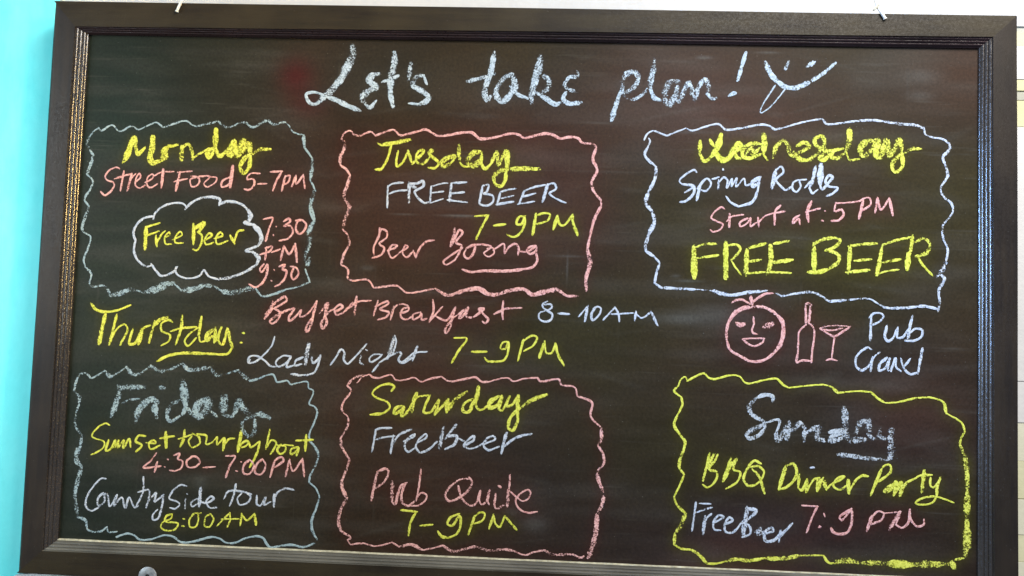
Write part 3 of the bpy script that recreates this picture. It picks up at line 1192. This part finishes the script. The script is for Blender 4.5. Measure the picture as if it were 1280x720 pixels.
def blend(a, c, f): f = np.clip(f, 0, 1)[..., None]; return a * (1 - f) + np.array(c) * f
base = blend(base, green, 0.75 * np.clip(1.2 - u * 3.4, 0, 1) + 0.22 * np.clip(n4, 0, 2) * 0.6)  # left side greened to paint in teal light, plus random green patches
base = blend(base, (0.0215, 0.0125, 0.0125), 0.8 * low * np.clip(u * 2.2 - 0.6, 0, 1))
base = blend(base, red, 0.30 * np.clip(n1, 0, 2) * np.clip(u * 2 - 0.25, 0, 1))
base = blend(base, oliv, 0.42 * np.clip(-n1, 0, 2) * np.clip(u * 2 - 0.2, 0, 1) * (1 - 0.85 * low))
base = blend(base, (0.085, 0.080, 0.070), 0.06 * np.clip(n2, 0, 3) + 0.06 * np.clip(n3 - 0.4, 0, 3))
# wipe marks left by an eraser: soft short swipes
sw = np.zeros((NY, NX))
for k in range(260):
    px, py = rng.uniform(120, 1215), rng.uniform(60, 700); a = rng.normal(0.02, 0.22)
    L = rng.uniform(8, 46); hw_ = rng.uniform(0.8, 4.0); s = rng.uniform(0.2, 1.0)
    c = ray(px, py); dx = (GX - c[0]) / 0.00105; dy = (GY - c[1]) / 0.00105
    i0 = np.abs(dx) < L * 1.6; 
    m = i0 & (np.abs(dy) < L * 0.7 + 10)
    uu = dx[m] * math.cos(a) + dy[m] * math.sin(a); vv = -dx[m] * math.sin(a) + dy[m] * math.cos(a)
    sw[m] += s * np.exp(-(uu / L) ** 4 - (vv / hw_) ** 2)
base = blend(base, (0.09, 0.09, 0.075), 0.11 * sw)
for (px, py, L, H, s) in ((660, 458, 60, 18, .3), (760, 215, 60, 1.5, .4), (575, 270, 22, 1.2, 2.2), (505, 268, 16, 1, 1.1), (880, 72, 9, 2, 1.6), (960, 66, 14, 1.2, 1.3),
                       (460, 335, 8, 3, 1.0), (860, 351, 16, 1.5, 1.6), (845, 345, 5, 2, 1.2), (900, 395, 40, 14, .9), (850, 398, 30, 7, 1.2), (712, 320, 18, 1, 1.0), (709, 335, 1, 16, 1.2),
                       (1150, 95, 22, 9, .8), (1150, 120, 16, 6, .8), (1135, 105, 1, 25, .5), (668, 655, 16, 10, .9), (640, 640, 10, 5, .6), (860, 165, 26, 2, .8), (600, 145, 24, 4, .5), (250, 603, 8, 8, .8), (700, 400, 60, 1, .7)):
    c = ray(px, py); base = blend(base, (0.13, 0.135, 0.125), 0.22 * s * np.exp(-((GX - c[0]) / (L * .00105)) ** 2 - ((GY - c[1]) / (H * .00105)) ** 2))
base *= np.clip(1.04 + 0.10 * n1[..., None], 0.85, 1.2)
base = blend(base, (0.050, 0.045, 0.0035), hy * 0.85)
base = blend(base, (0.060, 0.0085, 0.0085), hp * 0.80)
base = blend(base, (0.030, 0.043, 0.048), hw * 0.42)
V = np.stack([GX, np.full_like(GX, 0.0), GY + UP], -1).reshape(-1, 3)
idx = np.arange(NX * NY).reshape(NY, NX)
Fq = np.stack([idx[:-1, :-1], idx[:-1, 1:], idx[1:, 1:], idx[1:, :-1]], -1).reshape(-1, 4)
me = bpy.data.meshes.new('panel'); me.vertices.add(len(V)); me.vertices.foreach_set('co', V.ravel())
me.loops.add(Fq.size); me.loops.foreach_set('vertex_index', Fq.ravel())
me.polygons.add(len(Fq)); me.polygons.foreach_set('loop_start', np.arange(0, Fq.size, 4)); me.polygons.foreach_set('loop_total', np.full(len(Fq), 4))
me.update(calc_edges=True)
at = me.attributes.new('dust', 'FLOAT_COLOR', 'POINT')  # holds paint tones and painted-in light tints as well as dust
at.data.foreach_set('color', np.concatenate([base.reshape(-1, 3), np.ones((len(V), 1))], 1).ravel())
t = NT('chalkboard_paint')
c = t.attr('dust').outputs['Color']
f = t.noise(260, 4, 0.7); f2 = t.noise(45, 3, 0.6, stretch=(0.25, 1, 1.0))
c = t.mix(1.0, c, t.ramp(f, [(0.3, (0.72, 0.72, 0.72)), (0.72, (1.30, 1.30, 1.30))]), 'MULTIPLY')
c = t.mix(1.0, c, t.ramp(f2, [(0.3, (0.86, 0.86, 0.86)), (0.7, (1.14, 1.14, 1.14))]), 'MULTIPLY')
hz = t.noise(120, 3, 0.6, stretch=(0.05, 1, 1.0)); pt = t.noise(5, 3, 0.6)
c = t.mix(t.math('MULTIPLY', t.maprange(hz, 0.60, 0.78, 0, 0.5), t.maprange(pt, 0.42, 0.65, 0, 1)), c, (0.10, 0.095, 0.078))
vz = t.noise(110, 3, 0.6, stretch=(1.0, 1, 0.04)); pv = t.noise(7, 3, 0.6, stretch=(1, 1, 1.7))
c = t.mix(t.math('MULTIPLY', t.maprange(vz, 0.62, 0.80, 0, 0.4), t.maprange(pv, 0.5, 0.7, 0, 1)), c, (0.10, 0.095, 0.078))
sp = t.noise(420, 1, 0.5); c = t.mix(t.maprange(sp, 0.745, 0.79, 0, 0.4), c, (0.20, 0.21, 0.19))
t.set(c, t.maprange(f2, 0.3, 0.7, 0.46, 0.60), spec=0.13); t.bump(f, 0.2, 0.0006)
me.materials.append(t.m)
panel = bpy.data.objects.new('panel', me); COL.objects.link(panel); panel.parent = board; part(panel)

# chalk strokes: slightly raised ribbons of chalk lying on the panel
def ribbon(items_strokes):
    V = []; Fc = []; ED = []; CV = []
    for si, (wpx, cov, C) in enumerate(items_strokes):
        n = len(C)
        d = np.gradient(C, axis=0); L = np.linalg.norm(d, axis=1); L[L == 0] = 1e-6; d = d / L[:, None]
        e = min(wpx * 0.35, 2.2)
        C = np.vstack([C[0] - d[0] * e, C, C[-1] + d[-1] * e]); d = np.vstack([d[0], d, d[-1]])
        m = len(C); ph = rng.uniform(0, 6.28, 3)
        b = len(V)
        zb = 0.00025 + (si % 14) * 0.00006
        for k in range(m):
            nrm = np.array([-d[k, 1], d[k, 0]])
            wv = wpx * (1 + 0.10 * math.sin(k * 0.55 + ph[0]) + 0.08 * math.sin(k * 0.21 + ph[1])) * (0.40 if wpx < 4.7 else 0.46)
            tp = min(k, m - 1 - k) / max(3.0, wpx)
            wv *= (0.62 + 0.38 * min(tp, 1.0)) * (1 + 0.13 * math.sin(k * 0.085 + ph[2] * 2))
            cvk = cov + 0.04 + 0.11 * math.sin(k * 0.13 + ph[1]) + 0.07 * math.sin(k * 0.37 + ph[0]) - 0.12 * (1 - min(tp, 1.0))
            if k in (0, m - 1): wv *= 0.6
            jit = 0.10 * math.sin(k * 0.9 + ph[2])
            c = C[k] + nrm * jit
            for s in (-1, -0.45, 0.45, 1):
                q = c + nrm * wv * s
                p = ray(q[0], q[1])
                V.append((p[0], p[1], zb + k * 4e-7 + (0.00022 if abs(s) < 1 else 0)))
                ED.append(1.0 if k in (0, m - 1) else abs(s)); CV.append(cvk)
            if k:
                for s in range(3):
                    a = b + (k - 1) * 4 + s; Fc.append((a, a + 1, a + 5, a + 4))
    return V, Fc, ED, CV
last = None
for name, label, colr, strokes, sub in ITEMS:
    if label.startswith('faded'): strokes = [(a * 1.22, b + 0.06, c) for a, b, c in strokes]
    V, Fc, ED, CV = ribbon(strokes)
    Fc = [f[::-1] for f in Fc] if False else Fc
    o = mesh(name, V, Fc, MC[colr], None, smooth=True, label=label or None)
    for nm, dat in (('edge', ED), ('cov', CV)):
        a = o.data.attributes.new(nm, 'FLOAT', 'POINT'); a.data.foreach_set('value', dat)
    if sub: o.parent = last; o.matrix_parent_inverse = Matrix.Identity(4)
    else: o.parent = board; part(o); last = o

# ------------------------------------------------------------------ frame
def wood(name, c1, c2, rough, spec=0.5, dust=0.0, bump=0.3, axis='x'):
    t = NT(name)
    st = (1, 6, 12) if axis == 'x' else (12, 6, 1)
    g = t.noise(9, 6, 0.65, stretch=st); c = t.ramp(g, [(0.32, c1), (0.68, c2)])
    m = t.noise(7, 4, 0.6); c = t.mix(t.maprange(m, 0.4, 0.75, 0, 0.6), c, tuple(x * 1.9 for x in c2))
    sp = t.noise(330, 2, 0.6); c = t.mix(t.maprange(sp, 0.70, 0.78, 0, 0.10 + dust), c, (0.30, 0.30, 0.28))
    rr = t.noise(300, 3, 0.6)
    t.set(c, t.maprange(rr, 0.3, 0.7, rough - 0.10, rough + 0.14), spec=spec); t.bump(t.noise(210, 3, 0.6, stretch=st), bump, 0.0008); return t.m
M_railx = wood('dark_frame_wood', (0.013, 0.009, 0.006), (0.029, 0.022, 0.011), 0.46, 0.20, axis='x')
M_raily = wood('dark_frame_wood_upright', (0.010, 0.008, 0.008), (0.023, 0.017, 0.012), 0.44, 0.22, axis='y')
M_mx = wood('reeded_moulding_wood', (0.018, 0.009, 0.010), (0.032, 0.018, 0.020), 0.32, 0.35, 0.15, 0.6, 'x')
M_my = wood('reeded_moulding_wood_upright', (0.014, 0.011, 0.010), (0.028, 0.022, 0.018), 0.20, 1.0, 0.1, 0.15, 'y')
M_mb = wood('lit_dusty_moulding_wood', (0.050, 0.046, 0.036), (0.10, 0.094, 0.076), 0.5, 0.5, 0.5, 0.6, 'x')  # bottom moulding: light from above put into a paler colour, plus dust specks
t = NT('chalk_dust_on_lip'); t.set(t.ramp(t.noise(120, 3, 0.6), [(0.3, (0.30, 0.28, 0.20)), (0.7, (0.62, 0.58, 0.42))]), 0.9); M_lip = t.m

def lerp(a, b, s): return tuple(a[i] + (b[i] - a[i]) * s for i in range(3))
def sweep(prof_pts, i, j, name, m, parent, smooth=False, label=None, n=40):
    """prof_pts(c) gives the profile at corner c as a list of points; straight run from corner i to corner j"""
    A = prof_pts(i); B = prof_pts(j); V = []; Fc = []; k = len(A)
    ph = rng.uniform(0, 6.28)
    for s in range(n + 1):
        f = s / n
        for a, b in zip(A, B):
            p = lerp(a, b, f); wob = 0.00025 * math.sin(f * 9 + ph) * (0 < s < n)
            V.append((p[0] + wob, p[1] + wob, p[2]))
    for s in range(n):
        for q in range(k - 1):
            Fc.append((s * k + q, s * k + q + 1, (s + 1) * k + q + 1, (s + 1) * k + q))
    Fc = [f[::-1] for f in Fc]
    o = mesh(name, V, Fc, m, None, smooth, label)
    return o
def gapc(c, g=0.0):                # inner toe of the moulding at corner c
    p = pC[c]; return (p[0], p[1], 0.0)
def moulding_prof(c):
    P, M = gapc(c), mC[c]
    # toe lifts off the panel, then three reeds climbing to the flat band
    pts = [(0.00, -0.0005), (0.00, 0.0030), (0.08, 0.0036)]
    zc = lambda s: 0.0036 + (D - 0.0012 - 0.0036) * s
    for r in range(3):
        a = 0.12 + r * 0.28; 
        for q in range(7):
            s = a + 0.25 * q / 6
            pts.append((s, zc(s) + 0.0009 * math.sin(math.pi * q / 6)))
        pts.append((a + 0.265, zc(a + 0.265) - 0.0009))
    pts += [(0.97, D - 0.0002), (1.0, D + 0.0004)]
    return [(P[0] + (M[0] - P[0]) * s, P[1] + (M[1] - P[1]) * s, z) for s, z in pts]
def rail_prof(rb):
    def f(c):
        M, O = mC[c], oC[c]
        out = [(M[0], M[1], D - 0.004), (M[0], M[1], D), ]
        L = math.hypot(O[0] - M[0], O[1] - M[1])
        for q in range(7):        # rounded outer arris
            a = q / 6 * math.pi / 2; s = 1 - rb / L * 1.4 + rb / L * 1.4 * math.sin(a)
            out.append((M[0] + (O[0] - M[0]) * s, M[1] + (O[1] - M[1]) * s, D - rb * (1 - math.cos(a))))
        out.append((O[0], O[1], ZW + 0.012)); out.append((M[0], M[1], ZW + 0.012))
        return out
    return f
sides = ((0, 1, 'top', M_railx, M_mx, 0.0012), (1, 2, 'right', M_raily, M_my, 0.0015), (2, 3, 'bottom', M_railx, M_mb, 0.0015), (3, 0, 'left', M_raily, M_my, 0.007))
rails = {}
for i, j, s, mr, mm, rb in sides:
    r = sweep(rail_prof(rb), i, j, 'frame_rail', mr, board, True, n=30)
    r.parent = board; part(r); rails[s] = r
    m = sweep(moulding_prof, i, j, 'moulding', mm, r, True, n=60)
    m.parent = r
rails['bottom']['label'] = 'bottom frame rail with a line of chalk dust along its lip'
# bright dusty lip along the foot of the panel
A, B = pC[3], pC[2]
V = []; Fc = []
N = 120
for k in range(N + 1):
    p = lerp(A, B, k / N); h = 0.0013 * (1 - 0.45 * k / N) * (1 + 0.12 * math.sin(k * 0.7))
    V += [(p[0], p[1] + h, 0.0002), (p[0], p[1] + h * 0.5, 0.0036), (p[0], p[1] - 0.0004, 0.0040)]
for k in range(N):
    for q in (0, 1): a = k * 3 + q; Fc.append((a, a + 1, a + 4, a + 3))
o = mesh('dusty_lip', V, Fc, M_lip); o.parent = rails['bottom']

# smooth shading with crisp profile breaks
for o in bpy.data.objects:
    if o.name.startswith(('moulding', 'frame_rail')):
        o.data.set_sharp_from_angle(angle=math.radians(50))

# back board that closes the frame
V, Fc = box(x0 - 0.02, x1 + 0.02, y0 - 0.02, y1 + 0.02, ZW + 0.013, -0.003)
o = mesh('backing', V, Fc, M_railx); o.parent = board; part(o)

# washer and screw on the bottom rail
def disc(c, r0, r1, z0, z1, n=28):
    V = []; Fc = []
    for k in range(n):
        a = 2 * math.pi * k / n; ca, sa = math.cos(a), math.sin(a)
        for r, z in ((r0, z0), (r0, z1), (r1 * 0.94, z1), (r1, z1 - 0.0005), (r1, z0)): V.append((c[0] + r * ca, c[1] + r * sa, z))
    for k in range(n):
        a = k * 5; b = ((k + 1) % n) * 5
        for q in range(4): Fc.append((a + q, a + q + 1, b + q + 1, b + q))
    return V, Fc
t = NT('dull_zinc'); t.set(t.ramp(t.noise(180, 4, 0.6), [(0.3, (0.22, 0.24, 0.26)), (0.7, (0.44, 0.46, 0.48))]), 0.45, 0.6); t.bump(t.noise(300, 3), 0.3, 0.0006); M_zinc = t.m
t = NT('black_slot'); t.set((0.01, 0.01, 0.01), 0.7); M_slot = t.m
c = ray(184.3, 720.5, D + 0.001)
V, Fc = disc(c, 0.0030, 0.0122, D, D + 0.0016); o = mesh('washer', V, Fc, M_zinc, None, True); o.data.set_sharp_from_angle(angle=math.radians(35)); o.parent = rails['bottom']
V = [(c[0] + 0.0031 * math.cos(a), c[1] + 0.0031 * math.sin(a), D + 0.0004) for a in np.linspace(0, 2 * math.pi, 20, endpoint=False)] + [(c[0], c[1], D + 0.0008)]
o = mesh('screw_head', V, [(k, (k + 1) % 20, 20) for k in range(20)], M_slot); o.parent = rails['bottom']

# ------------------------------------------------------------------ hanging cords
def tube(pts, r, n=8):
    V = []; Fc = []
    P = [Vector(p) for p in pts]
    for k, p in enumerate(P):
        d = (P[min(k + 1, len(P) - 1)] - P[max(k - 1, 0)]).normalized()
        a = d.cross(Vector((0.3, 0.2, 1))).normalized(); b = d.cross(a)
        for q in range(n):
            th = 2 * math.pi * q / n; V.append(tuple(p + (a * math.cos(th) + b * math.sin(th)) * r))
    for k in range(len(P) - 1):
        for q in range(n):
            Fc.append((k * n + q, k * n + (q + 1) % n, (k + 1) * n + (q + 1) % n, (k + 1) * n + q))
    Fc.append(tuple(range(n))[::-1]); Fc.append(tuple((len(P) - 1) * n + q for q in range(n)))
    return V, Fc
t = NT('white_cord'); t.set(t.ramp(t.noise(500, 2), [(0.3, (0.72, 0.72, 0.66)), (0.7, (0.86, 0.86, 0.82))]), 0.8); M_cord = t.m
def cord(pix, r, label, name='cord', grey=None):
    root = bpy.data.objects.new('hanging_cord', None); COL.objects.link(root)
    root['label'] = label; root['category'] = 'cord'; root['group'] = 'cord ends hanging over the top of the frame'
    zs = np.linspace(0.0, 1.0, len(pix)); Q = []
    for (px, py, z) in pix: Q.append(ray(px, py, z))
    root.location = wd(Q[0])
    Pm = []
    for k in range(len(Q) - 1):
        for f in np.linspace(0, 1, 6, endpoint=False): Pm.append(lerp(Q[k], Q[k + 1], f))
    Pm.append(Q[-1])
    V, Fc = tube(Pm, r); o = mesh('strand', V, Fc, M_cord, None, True); o.parent = root
    o.matrix_parent_inverse = Matrix.Translation(-root.location)
    e = Q[-1]; V, Fc = tube([e, (e[0] + (e[0] - Q[-2][0]) * 0.06, e[1] + (e[1] - Q[-2][1]) * 0.10, e[2])], r * 1.25)
    o = mesh('knot', V, Fc, M_cord, None, False); o.parent = root; o.matrix_parent_inverse = Matrix.Translation(-root.location)
    return root
cord([(231, -22, -0.02), (229, -4, 0.004), (227, 0.5, D + 0.0024), (221.3, 13.5, D + 0.0024)], 0.0019, 'white cord end hanging over the left part of the top rail')
k = cord([(1090, -14, -0.02), (1097, 9, -0.004), (1099.5, 12.5, D + 0.0024), (1106.3, 22.8, D + 0.0024)], 0.0019, 'white cord end with a grey loop over the right part of the top rail')
V, Fc = tube([ray(1092, 12.5, D + 0.001), ray(1095, 9.5, 0.010), ray(1098.3, 6.5, 0.004)], 0.0013)
o = mesh('loop', V, Fc, M_grey, None, True); o.parent = k; o.matrix_parent_inverse = Matrix.Translation(-k.location)
